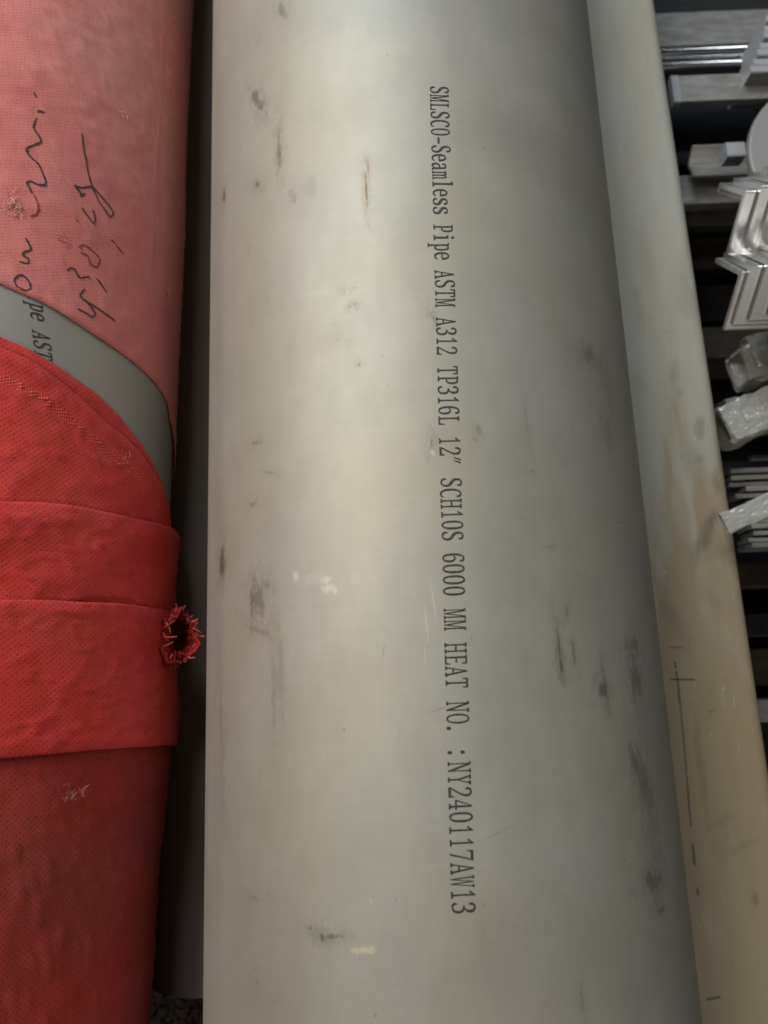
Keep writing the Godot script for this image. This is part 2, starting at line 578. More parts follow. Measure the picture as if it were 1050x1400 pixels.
# ============================================================ the bare pipe
func build_main_pipe():
	var t := thing("stainless_pipe", "large bare stainless steel pipe with black stencilled lettering along it, filling the middle", "pipe", MAIN_AT)
	var w := 960
	var h := 1536
	var im := steel_image(w, h, Color(0.80, 0.785, 0.745), Color(0.80, 0.80, 0.795), 41)
	var px := func(deg: float, mm: float) -> Vector2: return Vector2((deg + 95.0) / 190.0 * w, (mm + 580.0) / 860.0 * h)
	var kx := w / (deg_to_rad(190.0) * R * 1000.0)   # pixels per mm
	var kz := h / 860.0
	var grey := Color(0.42, 0.39, 0.39)
	var dark := Color(0.27, 0.25, 0.25)
	var rust := Color(0.45, 0.28, 0.14)
	var white := Color(0.93, 0.92, 0.88)
	# (deg, mm, half width mm, half length mm, turn, colour, strength)
	for b in [
		[-32.4, -451, 2.2, 7.0, 0.35, grey, 0.7], [-40.9, -392, 3.0, 11.0, 0.45, grey, 0.85], [-33.8, -346, 1.6, 14.0, 0.0, grey, 0.5], [-33.6, -336, 1.8, 7.0, 0.0, grey, 0.45],
		[-57.6, -344, 2.2, 5.0, 0.1, rust, 0.9], [-11.8, -294, 0.55, 9.5, 0.02, rust, 0.85], [-11.2, -310, 0.4, 3.0, 0.02, rust, 0.5], [-41.0, -327, 1.5, 2.6, 0.7, dark, 0.6],
		[-29.9, -304, 2.4, 4.5, 0.3, grey, 0.35], [-25.0, -306, 5.0, 6.0, 0.3, grey, 0.13], [-15.2, -219, 0.7, 0.7, 0, dark, 0.6], [-16.5, -218, 0.6, 0.6, 0, dark, 0.5], [-15.4, -230, 0.5, 0.6, 0, dark, 0.4], [-17.5, -229, 0.5, 0.6, 0, dark, 0.4],
		[-57.6, -78, 4.0, 9.0, 0.0, dark, 0.8], [-57.4, -71, 3.4, 4.0, 0.0, dark, 0.55], [-41.6, -48, 5.0, 9.5, 0.25, grey, 0.6], [-43.6, -46, 1.8, 8.0, 0.0, grey, 0.5], [-39.0, -56, 5.0, 2.0, -0.4, grey, 0.35],
		[-30.4, -59, 2.0, 2.6, 0.2, white, 0.95], [-23.4, -54.5, 3.4, 1.6, 0.1, white, 0.9], [-22.5, -49.5, 4.4, 2.4, -0.1, white, 0.95], [-26.5, -55, 8.0, 4.0, 0.1, white, 0.3], [-17.0, -53, 3.0, 3.0, 0.3, white, 0.25],
		[-33, -25, 5.0, 18.0, 0.1, white, 0.20], [-35.0, -4, 2.5, 22.0, 0.05, grey, 0.22], [-42, -30, 10.0, 1.6, -0.3, grey, 0.35], [-37.0, 4, 1.8, 22.0, 0.0, grey, 0.22],
		[-17.9, 135, 5.6, 1.5, 0.15, Color(0.97, 0.93, 0.80), 1.0], [-16.3, 136, 3.0, 0.9, 0.15, white, 0.9], [-25.9, 131, 1.3, 1.8, 0.2, dark, 0.75], [-23.8, 130, 4.5, 1.0, 0.15, dark, 0.6], [-28.5, 127.5, 0.9, 0.8, 0.2, dark, 0.6], [-15.9, 112, 1.2, 1.2, 0, white, 0.8],
		[-1.9, -41, 0.35, 12.0, 0.10, white, 0.85], [-3.3, -24, 0.4, 12.0, 0.06, white, 0.9], [-3.9, -12, 0.35, 6.0, -0.03, white, 0.7], [1.1, -206, 0.5, 4.0, 0.35, grey, 0.7], [-0.6, -128, 0.7, 3.2, -0.1, dark, 0.65], [-0.5, -123, 0.9, 1.6, 0.2, white, 0.9],
		[39.5, -194, 7.0, 4.5, 0.2, dark, 0.45], [46, -180, 8.0, 16.0, 0.1, dark, 0.20], [44, -145, 5.0, 10.0, 0.1, dark, 0.18], [45.7, 8, 5.5, 11.0, 0.0, dark, 0.55], [45.7, -13, 6.5, 3.0, 0.1, dark, 0.4], [33.8, 12, 2.6, 3.6, 0.1, dark, 0.75], [34.2, 2, 1.0, 7.0, 0.1, dark, 0.3], [34.6, 22, 1.2, 6.0, 0.1, dark, 0.3],
		[23.2, -12, 0.55, 7.5, 0.0, dark, 0.75], [23.4, -1, 0.8, 4.0, 0.05, dark, 0.8], [26.6, -8, 0.9, 7.0, 0.05, dark, 0.5], [25.8, -32, 0.8, 3.5, 0.05, dark, 0.4], [22.5, -31, 0.4, 4.0, 0, dark, 0.3],
		[43.0, 60, 6.5, 12.0, 0.2, dark, 0.35], [45.6, 70, 5.0, 8.0, 0.2, dark, 0.35], [40.8, 50, 3.0, 9.0, 0.2, dark, 0.3], [46, 92, 8.0, 14.0, 0.1, dark, 0.22], [43.9, 118, 7.5, 5.0, 0.1, dark, 0.65], [45.3, 134, 4.0, 1.8, -0.1, dark, 0.55],
		[9.4, -136, 1.4, 2.8, 0.2, grey, 0.4], [8.4, -130, 1.0, 1.0, 0, grey, 0.3], [-41.9, -146, 4.0, 1.4, -0.1, grey, 0.5], [-37.5, -124, 4.5, 1.0, -0.25, grey, 0.4], [-43.3, -107, 2.0, 1.4, 0.3, grey, 0.5], [-14.8, -180, 0.8, 1.0, 0, dark, 0.5],
		[21.7, 161, 0.6, 6.0, 0.02, dark, 0.4], [44.5, -117, 3.5, 0.6, 0.05, white, 0.4], [46, -86, 1.6, 12.0, 0.05, white, 0.14], [20.0, -140, 0.6, 12.0, 0.05, dark, 0.2], [20.4, -112, 1.6, 0.5, 0.1, dark, 0.4], [22.6, -68, 1.8, 0.4, 0.1, dark, 0.4],
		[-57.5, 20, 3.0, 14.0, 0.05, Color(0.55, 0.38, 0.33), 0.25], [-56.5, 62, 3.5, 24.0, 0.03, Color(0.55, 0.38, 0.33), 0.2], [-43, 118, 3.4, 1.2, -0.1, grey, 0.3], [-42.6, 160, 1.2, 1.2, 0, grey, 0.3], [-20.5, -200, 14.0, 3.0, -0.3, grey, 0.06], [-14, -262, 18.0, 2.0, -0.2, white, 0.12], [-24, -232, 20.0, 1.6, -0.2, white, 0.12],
	]:
		var at: Vector2 = px.call(b[0], b[1])
		blot(im, at, Vector2(b[2] * kx + 2.0, b[3] * kz + 2.0) * 2.1, -b[4], b[5], b[6] * (0.13 if b[5].r < 0.8 else 0.04), 0.9)
		blot(im, at, Vector2(b[2] * kx, b[3] * kz) * 1.2, -b[4], b[5], b[6] * (0.9 if b[5].r > 0.8 else 0.58 if b[0] < 20.0 else 0.44))
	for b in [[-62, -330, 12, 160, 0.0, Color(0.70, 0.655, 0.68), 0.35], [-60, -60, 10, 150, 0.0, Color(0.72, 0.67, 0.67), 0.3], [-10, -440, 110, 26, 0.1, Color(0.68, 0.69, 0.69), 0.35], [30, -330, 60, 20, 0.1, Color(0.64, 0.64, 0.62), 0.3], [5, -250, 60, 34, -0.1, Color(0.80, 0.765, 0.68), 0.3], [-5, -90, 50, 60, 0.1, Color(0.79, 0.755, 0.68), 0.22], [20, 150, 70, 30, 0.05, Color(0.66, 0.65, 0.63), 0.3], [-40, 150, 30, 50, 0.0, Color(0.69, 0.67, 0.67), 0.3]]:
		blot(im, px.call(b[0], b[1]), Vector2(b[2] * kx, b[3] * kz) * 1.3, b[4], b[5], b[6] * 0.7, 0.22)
	# fine handling scratches
	for k in 60:
		var at: Vector2 = px.call(rng.randf_range(-70, 70), rng.randf_range(-520, 260))
		blot(im, at, Vector2(0.7, rng.randf_range(3, 16)), rng.randf_range(-0.5, 0.5) + (1.57 if rng.randf() < 0.4 else 0.0), white if rng.randf() < 0.4 else grey, rng.randf_range(0.08, 0.28), 0.3)
	for k in 60:
		var at: Vector2 = px.call(rng.randf_range(-70, 75), rng.randf_range(-520, 260))
		blot(im, at, Vector2(rng.randf_range(0.6, 1.5), rng.randf_range(0.6, 1.6)), 0, dark, rng.randf_range(0.1, 0.4), 0.3)
	var m := std(Color(0.575, 0.55, 0.502), 0.62, 0.48)
	var rt := NoiseTexture2D.new()
	rt.width = 512
	rt.height = 512
	rt.seamless = true
	rt.noise = noise(61, 0.03, 5)
	var rr := Gradient.new()
	rr.set_color(0, Color(0.94, 0.94, 0.94))
	rr.set_color(1, Color(1, 1, 1))
	rt.color_ramp = rr
	m.roughness_texture = rt
	m.albedo_texture = ImageTexture.create_from_image(im)
	mats.main = m
	part("pipe_body", marked_pipe(R, 0.0046, -3.4, 1.5), m, t)
	var n := LETTERING.length()
	var pitch := 0.4828 / n
	var lt := lettering(LETTERING, 0, n, -0.3645, pitch, 0.0119, func(z: float) -> float: return lerpf(5.58, 0.68, (z + 0.3645) / 0.4828), R)
	part("lettering", lt, mats.ink, t)


# ============================================================ the wrapped pipe
func wrinkle(d: float, z: float, amount: float) -> float:
	var p := on_pipe(d, R, z)
	var c := absf(soft.get_noise_2d(d * 0.004 + z * 2.4 + amount * 900.0, z * 1.1 - d * 0.0022))
	return amount * (0.7 * soft.get_noise_3d(p.x, p.y, p.z) + 0.22 * fine.get_noise_3d(p.x * 0.5, p.y * 0.5, p.z * 0.5) + 0.75 * pow(maxf(0.0, 1.0 - c * 7.0), 2.0))


func hem(edge: float, width: float, height: float) -> float:
	var k := clampf(1.0 - absf(edge - width * 0.5) / (width * 0.5), 0.0, 1.0)
	return height * k * k * (3.0 - 2.0 * k)


func v2(a: Array) -> Array:
	var o := []
	for k in range(0, a.size(), 2):
		o.append(Vector2(a[k], a[k + 1]))
	return o


func build_red_pipe():
	var t := thing("wrapped_pipe", "pipe wrapped in red cloth at the left, a bare grey band showing between the wraps", "pipe", RED_AT, deg_to_rad(-1.3))
	var body_mat := std(Color(0.305, 0.293, 0.265), 0.52, 0.3)
	var body := part("pipe_body", pipe_mesh(R, 0.0046, -3.3, 1.6), body_mat, t)
	part("lettering", lettering(LETTERING, 16, 26, -0.1575 - 18.5 * 0.0063, 0.0063, 0.0115, func(z: float) -> float: return 43.9 + (z + 0.145) * 62.0, R), mats.ink, body)
	# --- faded upper sleeve
	var up_hi := v2([-180, -0.205, -60, -0.2, 20, -0.176, 34.6, -0.1667, 39.7, -0.1635, 45.3, -0.1606, 51.2, -0.156, 57.7, -0.1513, 65.6, -0.1473, 75.5, -0.1429, 83.8, -0.1386, 90.0, -0.1329, 93.1, -0.1212, 120, -0.09, 180, -0.205])
	var up_r := func(d: float, z: float, edge: float) -> float: return R + 0.0019 + wrinkle(d, z, 0.0010) + hem(edge, 0.006, 0.0004)
	var up_tint := func(d: float, z: float) -> Color:
		var p := on_pipe(d, R, z)
		var f := clampf(0.5 + 0.9 * wide.get_noise_3d(p.x + 3.0, p.y, p.z * 1.5), 0, 1)
		f = clampf(f + 0.3 * soft.get_noise_3d(p.x * 1.5, p.y * 1.5, p.z * 1.5), 0, 1)
		return Color(0.65, 0.175, 0.158).lerp(Color(0.68, 0.25, 0.225), f) * (1.0 + 0.12 * fine.get_noise_3d(p.x * 0.6, p.y * 0.6, p.z * 0.6))
	var flap := v2([-180, -1.6, 70, -1.6, 74.6, -0.60, 75.9, -0.4797, 81.6, -0.4771, 85.9, -0.4704, 90.2, -0.4592, 91.6, -0.4512, 97, -0.36, 110, -0.3, 170, -1.6, 180, -1.6])
	var us := part("upper_sleeve", sheet(-180, 180, 1.0, v2([-180, -0.62, 70, -0.62, 74.6, -0.60, 75.9, -0.4797, 81.6, -0.4771, 85.9, -0.4704, 90.2, -0.4592, 91.6, -0.4512, 97, -0.36, 110, -0.32, 160, -0.5, 180, -0.62]), up_hi, 190, up_r, up_tint, 0.0009), mats.faded_cloth, t)
	us.set_meta("label", "faded pink-red cloth sleeve with handwriting in black marker")
	var far_tint := func(d: float, z: float) -> Color: return up_tint.call(d, z) * 0.92
	part("far_sleeve", sheet(-180, 180, 2.5, v2([-180, -3.0, 180, -3.0]), v2([-180, -0.36, 60, -0.36, 95, -0.25, 130, -0.25, 180, -0.36]), 60, func(d: float, z: float, edge: float) -> float: return R + 0.0009 + wrinkle(d, z, 0.0004), far_tint, 0.0007), mats.faded_cloth, t)
	# handwriting
	var st := SurfaceTool.new()
	for line in [
		[37.7, -312, 38.4, -309], [38.9, -298.6, 39.7, -299.8, 40.5, -299.9],
		[38.9, -293.4, 38.4, -285.3, 40.0, -279.6, 40.3, -276.6, 38.8, -272.2, 37.3, -266.9, 38.4, -262.7, 40.4, -258.7, 42.2, -248.7, 41.8, -245.3, 40.2, -244.4, 38.9, -244.9, 38.1, -242.9, 38.7, -239.8, 39.4, -236.3],
		[38.9, -202.7, 40.3, -196.2, 39.0, -192.7, 38.6, -190.2, 40.0, -188.5, 39.8, -185.1, 38.0, -184.8],
		[38.2, -175.2, 37.4, -171.3, 38.1, -167.3, 40.0, -166.0, 41.0, -169.0, 40.3, -173.5, 39.1, -176.0, 38.2, -175.2],
		[49.6, -299.2, 50.7, -284.5, 52.1, -270.2, 53.3, -262.1, 56.3, -256.9, 59.0, -253.1, 60.0, -249.9, 59.0, -245.9, 57.4, -248.1, 55.5, -252.8, 53.9, -259.1, 52.9, -260.4, 51.1, -256.3, 49.9, -255.2, 48.6, -255.0],
		[48.8, -254.7, 49.8, -253.3, 50.8, -251.3, 50.5, -249.1, 51.7, -253.3], [51.2, -241.1, 52.3, -238.0, 54.4, -233.6, 54.9, -237.8, 54.1, -243.6],
		[48.7, -189.6, 49.5, -192.8, 50.6, -192.5, 51.4, -189.1, 52.2, -188.4, 54.4, -192.3], [56.0, -193.2, 57.5, -190.7, 59.4, -186.3],
		[53.5, -181.7, 52.3, -175.4, 54.5, -172.0, 56.7, -166.8, 55.7, -163.5, 53.8, -164.5, 51.9, -165.1], [52.2, -174.6, 54.7, -172.7, 57.0, -171.5, 59.8, -169.9, 62.3, -168.0],
	]:
		st = SurfaceTool.new()
		st.begin(Mesh.PRIMITIVE_TRIANGLES)
		st.set_smooth_group(0)
		pen(st, v2(line), 0.0014, up_r)
		st.generate_normals()
		part("pen_stroke", st.commit(), mats.pen, us)
	for line in [[39.9, -235.8, 40.9, -229.3, 40.9, -222.7, 39.5, -219.0], [49.6, -229.7, 50.4, -229.0], [59.6, -228.1, 61.5, -226.3, 64.0, -223.5], [50.9, -210.0, 52.3, -213.6, 54.5, -212.6, 56.8, -209.1, 56.2, -201.9, 54.4, -201.7, 53.5, -206.7, 51.5, -207.0]]:
		st = SurfaceTool.new()
		st.begin(Mesh.PRIMITIVE_TRIANGLES)
		st.set_smooth_group(0)
		pen(st, v2(line), 0.0013, up_r)
		st.generate_normals()
		part("faint_pen_stroke", st.commit(), mats.pen_faint, us)
	# --- deep red wraps, one over the other
	var red := func(d: float, z: float, deep: float) -> Color:
		var p := on_pipe(d, R, z)
		var f := clampf(0.5 + 0.8 * wide.get_noise_3d(p.x * 2.0, p.y * 2.0 + 5.0, p.z * 2.5) + 0.3 * soft.get_noise_3d(p.x, p.y, p.z + 9.0), 0, 1)
		return Color(0.55, 0.036, 0.030).lerp(Color(0.63, 0.066, 0.055), f) * deep * (1.0 + 0.1 * fine.get_noise_3d(p.x * 0.6, p.y * 0.6, p.z * 0.6))
	var plain_red := func(d: float, z: float) -> Color: return red.call(d, z, 1.0)
	var a_lo := v2([-180, -0.165, -60, -0.16, 20, -0.142, 35.5, -0.1311, 40.6, -0.1275, 46.1, -0.1224, 51.9, -0.1168, 58.4, -0.1101, 64.6, -0.1018, 70.9, -0.0926, 76.5, -0.0846, 83.7, -0.0733, 90.7, -0.0586, 94.5, -0.0392, 120, -0.02, 180, -0.165])
	part("inner_wrap", sheet(-180, 180, 1.0, a_lo, v2([-180, 0.03, 180, 0.03]), 70, func(d: float, z: float, edge: float) -> float: return R + 0.0022 + wrinkle(d, z, 0.0012) + hem(edge, 0.010, 0.0011), plain_red, 0.0011), mats.cloth, t)
	var a2_lo := v2([-180, -0.155, -60, -0.15, 20, -0.132, 30, -0.126, 38, -0.1215, 44, -0.1165, 48.0, -0.1110, 52.1, -0.1045, 62.3, -0.0900, 71.9, -0.0807, 81.4, -0.0675, 89.7, -0.0544, 93.5, -0.0372, 120, -0.015, 180, -0.155])
	var outer := part("outer_wrap", sheet(-180, 180, 1.0, a2_lo, v2([-180, 0.035, 180, 0.035]), 80, func(d: float, z: float, edge: float) -> float: return R + 0.0046 + 0.0012 * smoothstep(0.0, 0.05, edge) + wrinkle(d, z, 0.0016) + hem(edge, 0.013, 0.0013), plain_red, 0.0010), mats.cloth, t)
	# pressed seam dots along the hem of the outer wrap
	st = SurfaceTool.new()
	st.begin(Mesh.PRIMITIVE_TRIANGLES)
	st.set_smooth_group(0)
	for k in 96:
		var d := lerpf(20.0, 74.0, k / 95.0)
		for row in 3:
			var zz := along(a2_lo, d) + 0.0185 + row * 0.0021 + (0.001 if k % 2 else 0.0)
			var rr := R + 0.0046 + 0.0012 * smoothstep(0.0, 0.05, 0.02) + wrinkle(d, zz, 0.0016) - 0.0002
			var c0 := on_pipe(d, rr + 0.0009, zz)
			var out := on_pipe(d, 1, 0)
			for q in 6:
				var p0 := c0 - out * 0.0010 + (Vector3(0, 0, cos(q * PI / 3)) + Vector3(out.y, -out.x, 0) * sin(q * PI / 3)) * 0.00105
				var p1 := c0 - out * 0.0010 + (Vector3(0, 0, cos((q + 1) * PI / 3)) + Vector3(out.y, -out.x, 0) * sin((q + 1) * PI / 3)) * 0.00105
				st.set_color(Color(0.52, 0.06, 0.05))
				tri(st, c0, p1, p0)
	st.generate_normals()
	var dots := part("seam_dots", st.commit(), mats.seam, outer)
	dots.set_meta("kind", "stuff")
	var b_lo := v2([-180, -0.015, 20, -0.021, 38.2, -0.0238, 47.8, -0.027, 62.6, -0.0281, 75.4, -0.029, 95.1, -0.0336, 130, -0.036, 180, -0.015])
	part("middle_fold", sheet(-180, 180, 1.0, b_lo, v2([-180, 0.06, 180, 0.06]), 46, func(d: float, z: float, edge: float) -> float: return R + 0.0078 + wrinkle(d, z, 0.0018) + hem(edge, 0.018, 0.0010) - 0.0014 * smoothstep(0.02, 0.036, z) + 0.0006 * sin(d * 0.22 + z * 130.0), plain_red, 0.0012), mats.cloth, t)
	var c_lo := v2([-180, 0.036, 20, 0.0365, 39.8, 0.0353, 48.1, 0.0339, 57, 0.0336, 65.9, 0.0325, 89.1, 0.0321, 110, 0.034, 180, 0.036])
	var c_hi := v2([-180, 0.13, 20, 0.1245, 42.3, 0.1249, 56.8, 0.1249, 66.2, 0.1256, 85, 0.1285, 101.9, 0.1331, 130, 0.137, 180, 0.13])
	var band := part("outer_band", sheet(-180, 180, 1.0, c_lo, c_hi, 60, func(d: float, z: float, edge: float) -> float: return R + 0.0096 + wrinkle(d, z, 0.0016) + hem(edge, 0.012, 0.0007) + 0.0038 * smoothstep(0.06, 0.11, z) * smoothstep(45.0, 90.0, d) + 0.0008 * sin(d * 0.16 - z * 90.0), plain_red, 0.0013), mats.cloth, t)
	var d_tint := func(d: float, z: float) -> Color:
		var p := on_pipe(d, R, z)
		var dirt := clampf(0.35 + 0.8 * wide.get_noise_3d(p.x * 2.0 + 7.0, p.y * 2.0, p.z * 1.6), 0, 1)
		return red.call(d, z, 0.64).lerp(Color(0.15, 0.05, 0.035), 0.55 * dirt)
	var ls := part("lower_sleeve", sheet(-180, 180, 1.0, v2([-180, 0.112, 180, 0.112]), v2([-180, 1.4, 180, 1.4]), 170, func(d: float, z: float, edge: float) -> float: return R + 0.0020 + 0.0036 * (1.0 - smoothstep(0.12, 0.30, z)) + 0.0028 * (1.0 - smoothstep(0.13, 0.22, z)) * smoothstep(55.0, 92.0, d) + wrinkle(d, z, 0.0022) * smoothstep(0.11, 0.15, z), d_tint, 0.0010, 1.7), mats.cloth, t)
	ls.set_meta("label", "darker, dirtier red cloth sleeve at the bottom")
	# --- torn, frayed end of the band, puckered outwards
	frayed_end(band)
	# --- small frayed holes in the sleeves
	for f in [[us, 36.2, -222.0, 34, 0.006, Color(0.72, 0.36, 0.33)], [us, 84.5, -0.222 * 1000, 10, 0.003, Color(0.6, 0.25, 0.22)], [us, 60.8, -335.0, 7, 0.003, Color(0.85, 0.62, 0.58)], [us, 46.5, -212, 12, 0.004, Color(0.6, 0.22, 0.2)], [outer, 65.5, -68.0, 10, 0.0035, Color(0.62, 0.12, 0.09)], [ls, 56.5, 151.0, 14, 0.004, Color(0.26, 0.12, 0.09)], [ls, 60.0, 149.0, 8, 0.003, Color(0.5, 0.16, 0.12)]]:
		var tuft := SurfaceTool.new()
		tuft.begin(Mesh.PRIMITIVE_TRIANGLES)
		tuft.set_smooth_group(0)
		for k in f[3]:
			var dd: float = f[1] + rng.randfn() * f[4] * 220.0
			var zz: float = f[2] * 0.001 + rng.randfn() * f[4] * 0.6
			var out := on_pipe(dd, 1, 0)
			var side := (Vector3(out.y, -out.x, 0) * rng.randfn() + Vector3(0, 0, 1) * rng.randfn()).normalized()
			var base_r := R + (0.0026 if f[0] == us else 0.0085)
			tuft.set_color(f[5] * rng.randf_range(0.6, 1.1))
			strand(tuft, on_pipe(dd, base_r, zz), (side + out * rng.randf_range(0.1, 0.7)).normalized(), rng.randf_range(0.4, 1.0) * f[4] * 1.3, rng.randf_range(0.0002, 0.0005), out)
		tuft.generate_normals()
		var o := part("loose_fibres", tuft.commit(), mats.fray, f[0])
		o.set_meta("kind", "stuff")


func strand(st: SurfaceTool, at: Vector3, dir: Vector3, length: float, width: float, bend: Vector3):
	var steps := 4
	var p := at
	var d := dir
	var side := d.cross(Vector3(0.3, 0.8, 0.5)).normalized()
	var third := d.cross(side).normalized()
	var prev := []
	var lean := (bend * rng.randf_range(-0.4, 0.2) + Vector3(rng.randfn(), rng.randfn(), rng.randfn()) * 0.25)
	for k in steps + 1:
		var w := width * (1.0 - 0.6 * float(k) / steps)
		var ring := [p + side * w, p + third * w * 0.6, p - side * w, p - third * w * 0.6]
		if k > 0:
			for q in 4:
				quad(st, prev[q], prev[(q + 1) % 4], ring[(q + 1) % 4], ring[q])
		else:
			quad(st, ring[3], ring[2], ring[1], ring[0])
		if k == steps:
			quad(st, ring[0], ring[1], ring[2], ring[3])
		prev = ring
		p += d * length / steps
		d = (d + lean * 0.35).normalized()


func frayed_end(band: Node3D):
	var centre := on_pipe(87.5, R + 0.0185, 0.0525)
	var axis := on_pipe(40.0, 1, 0)
	var across := Vector3(axis.y, -axis.x, 0)          # down and outwards
	var lengthways := Vector3(0, 0, 1)
	var st := SurfaceTool.new()
	st.begin(Mesh.PRIMITIVE_TRIANGLES)
	var n := 64
	# rings: (height along the axis, size, lumpiness)
	var rings := [[-0.020, 1.25, 0.05], [-0.012, 1.22, 0.08], [-0.004, 1.15, 0.12], [0.0015, 1.12, 0.16], [0.0035, 1.06, 0.18], [0.0028, 1.0, 0.18], [-0.002, 0.96, 0.14], [-0.014, 0.92, 0.1], [-0.028, 0.80, 0.05], [-0.030, 0.05, 0.0]]
	for k in rings.size():
		for i in n + 1:
			var a := TAU * (i % n) / n
			var lump: float = rings[k][2] * (sin(a * 2.0 + 2.2) * 0.9 + sin(a * 3.0 + 0.7) * 0.6 + 2.2 * soft.get_noise_2d(cos(a) * 0.16, sin(a) * 0.16 + 3.0) + 0.35 * sin(a * 13.0 + k * 0.6))
			var q: Vector2 = Vector2(cos(a) * 0.0118, sin(a) * 0.0175) * (rings[k][1] * (1.0 + lump))
			var hgt: float = rings[k][0] + (lump * 0.008 + 0.0022 * sin(a * 3.0 + 1.0)) * (1.0 if rings[k][0] > -0.01 else 0.2)
			st.set_smooth_group(0)
			st.set_color(Color(0.44, 0.026, 0.022) if k < 6 else Color(0.20, 0.010, 0.009))
			st.set_uv(Vector2(a * 0.014, hgt))
			st.add_vertex(centre + axis * hgt + across * q.x + lengthways * q.y)
	for k in rings.size() - 1:
		for i in n:
			var a := k * (n + 1) + i
			for id in [a, a + n + 2, a + 1, a, a + n + 1, a + n + 2]:
				st.add_index(id)
	st.generate_normals()
	part("torn_pucker", st.commit(), mats.cloth, band)
	var fr := SurfaceTool.new()
	fr.begin(Mesh.PRIMITIVE_TRIANGLES)
	fr.set_smooth_group(0)
	for k in 170:
		var a := rng.randf() * TAU
		var radial := across * cos(a) * 0.8 + lengthways * sin(a)
		var at := centre + across * cos(a) * 0.0126 * rng.randf_range(0.85, 1.12) + lengthways * sin(a) * 0.0185 * rng.randf_range(0.85, 1.12) + axis * rng.randf_range(-0.004, 0.003)
		fr.set_color(Color(0.50, 0.035, 0.03).lerp(Color(0.62, 0.11, 0.08), rng.randf()) * rng.randf_range(0.6, 1.1))
		strand(fr, at, (radial * rng.randf_range(-0.1, 1.0) + axis * rng.randf_range(0.1, 0.6) + lengthways * rng.randfn() * 0.5).normalized(), rng.randf_range(0.0015, 0.0048), rng.randf_range(0.00025, 0.0006), (axis + across * rng.randfn()) * -2.0)
	fr.generate_normals()
	var o := part("loose_fibres", fr.commit(), mats.fray, band)
	o.set_meta("kind", "stuff")
	# the thick torn ribbons: rim angle, inwards (+) or outwards (-), length, width
	for r in [[3.75, 0.9, 0.0125, 0.0011], [3.5, 0.8, 0.011, 0.0009], [3.15, 0.7, 0.0125, 0.0012], [3.3, 0.3, 0.008, 0.0008], [2.75, 0.7, 0.008, 0.0010], [4.2, 0.1, 0.009, 0.0007], [4.5, -0.5, 0.008, 0.0007], [4.9, -0.6, 0.007, 0.0006], [5.6, -0.7, 0.0075, 0.0009], [5.9, -0.8, 0.007, 0.0008], [0.0, -0.7, 0.008, 0.0011], [0.4, -0.8, 0.006, 0.0009], [0.9, -0.5, 0.006, 0.0009], [1.5, -0.6, 0.005, 0.0008], [2.1, 0.5, 0.007, 0.0009]]:
		var s := SurfaceTool.new()
		s.begin(Mesh.PRIMITIVE_TRIANGLES)
		s.set_smooth_group(0)
		s.set_color(Color(0.52, 0.05, 0.038).lerp(Color(0.70, 0.17, 0.12), rng.randf()))
		var a: float = r[0]
		var radial := (across * cos(a) + lengthways * sin(a)).normalized()
		var at := centre + across * cos(a) * 0.0126 + lengthways * sin(a) * 0.0185 + axis * 0.0026
		strand(s, at, (radial * -r[1] + axis * 0.3 + (lengthways + across * 0.4) * rng.randfn() * 0.5).normalized(), r[2] * rng.randf_range(0.6, 1.1), r[3] * rng.randf_range(0.8, 1.3), axis * -1.5 + across * rng.randfn() * 2.0)
		s.generate_normals()
		part("fray_strand", s.commit(), mats.fray, band)


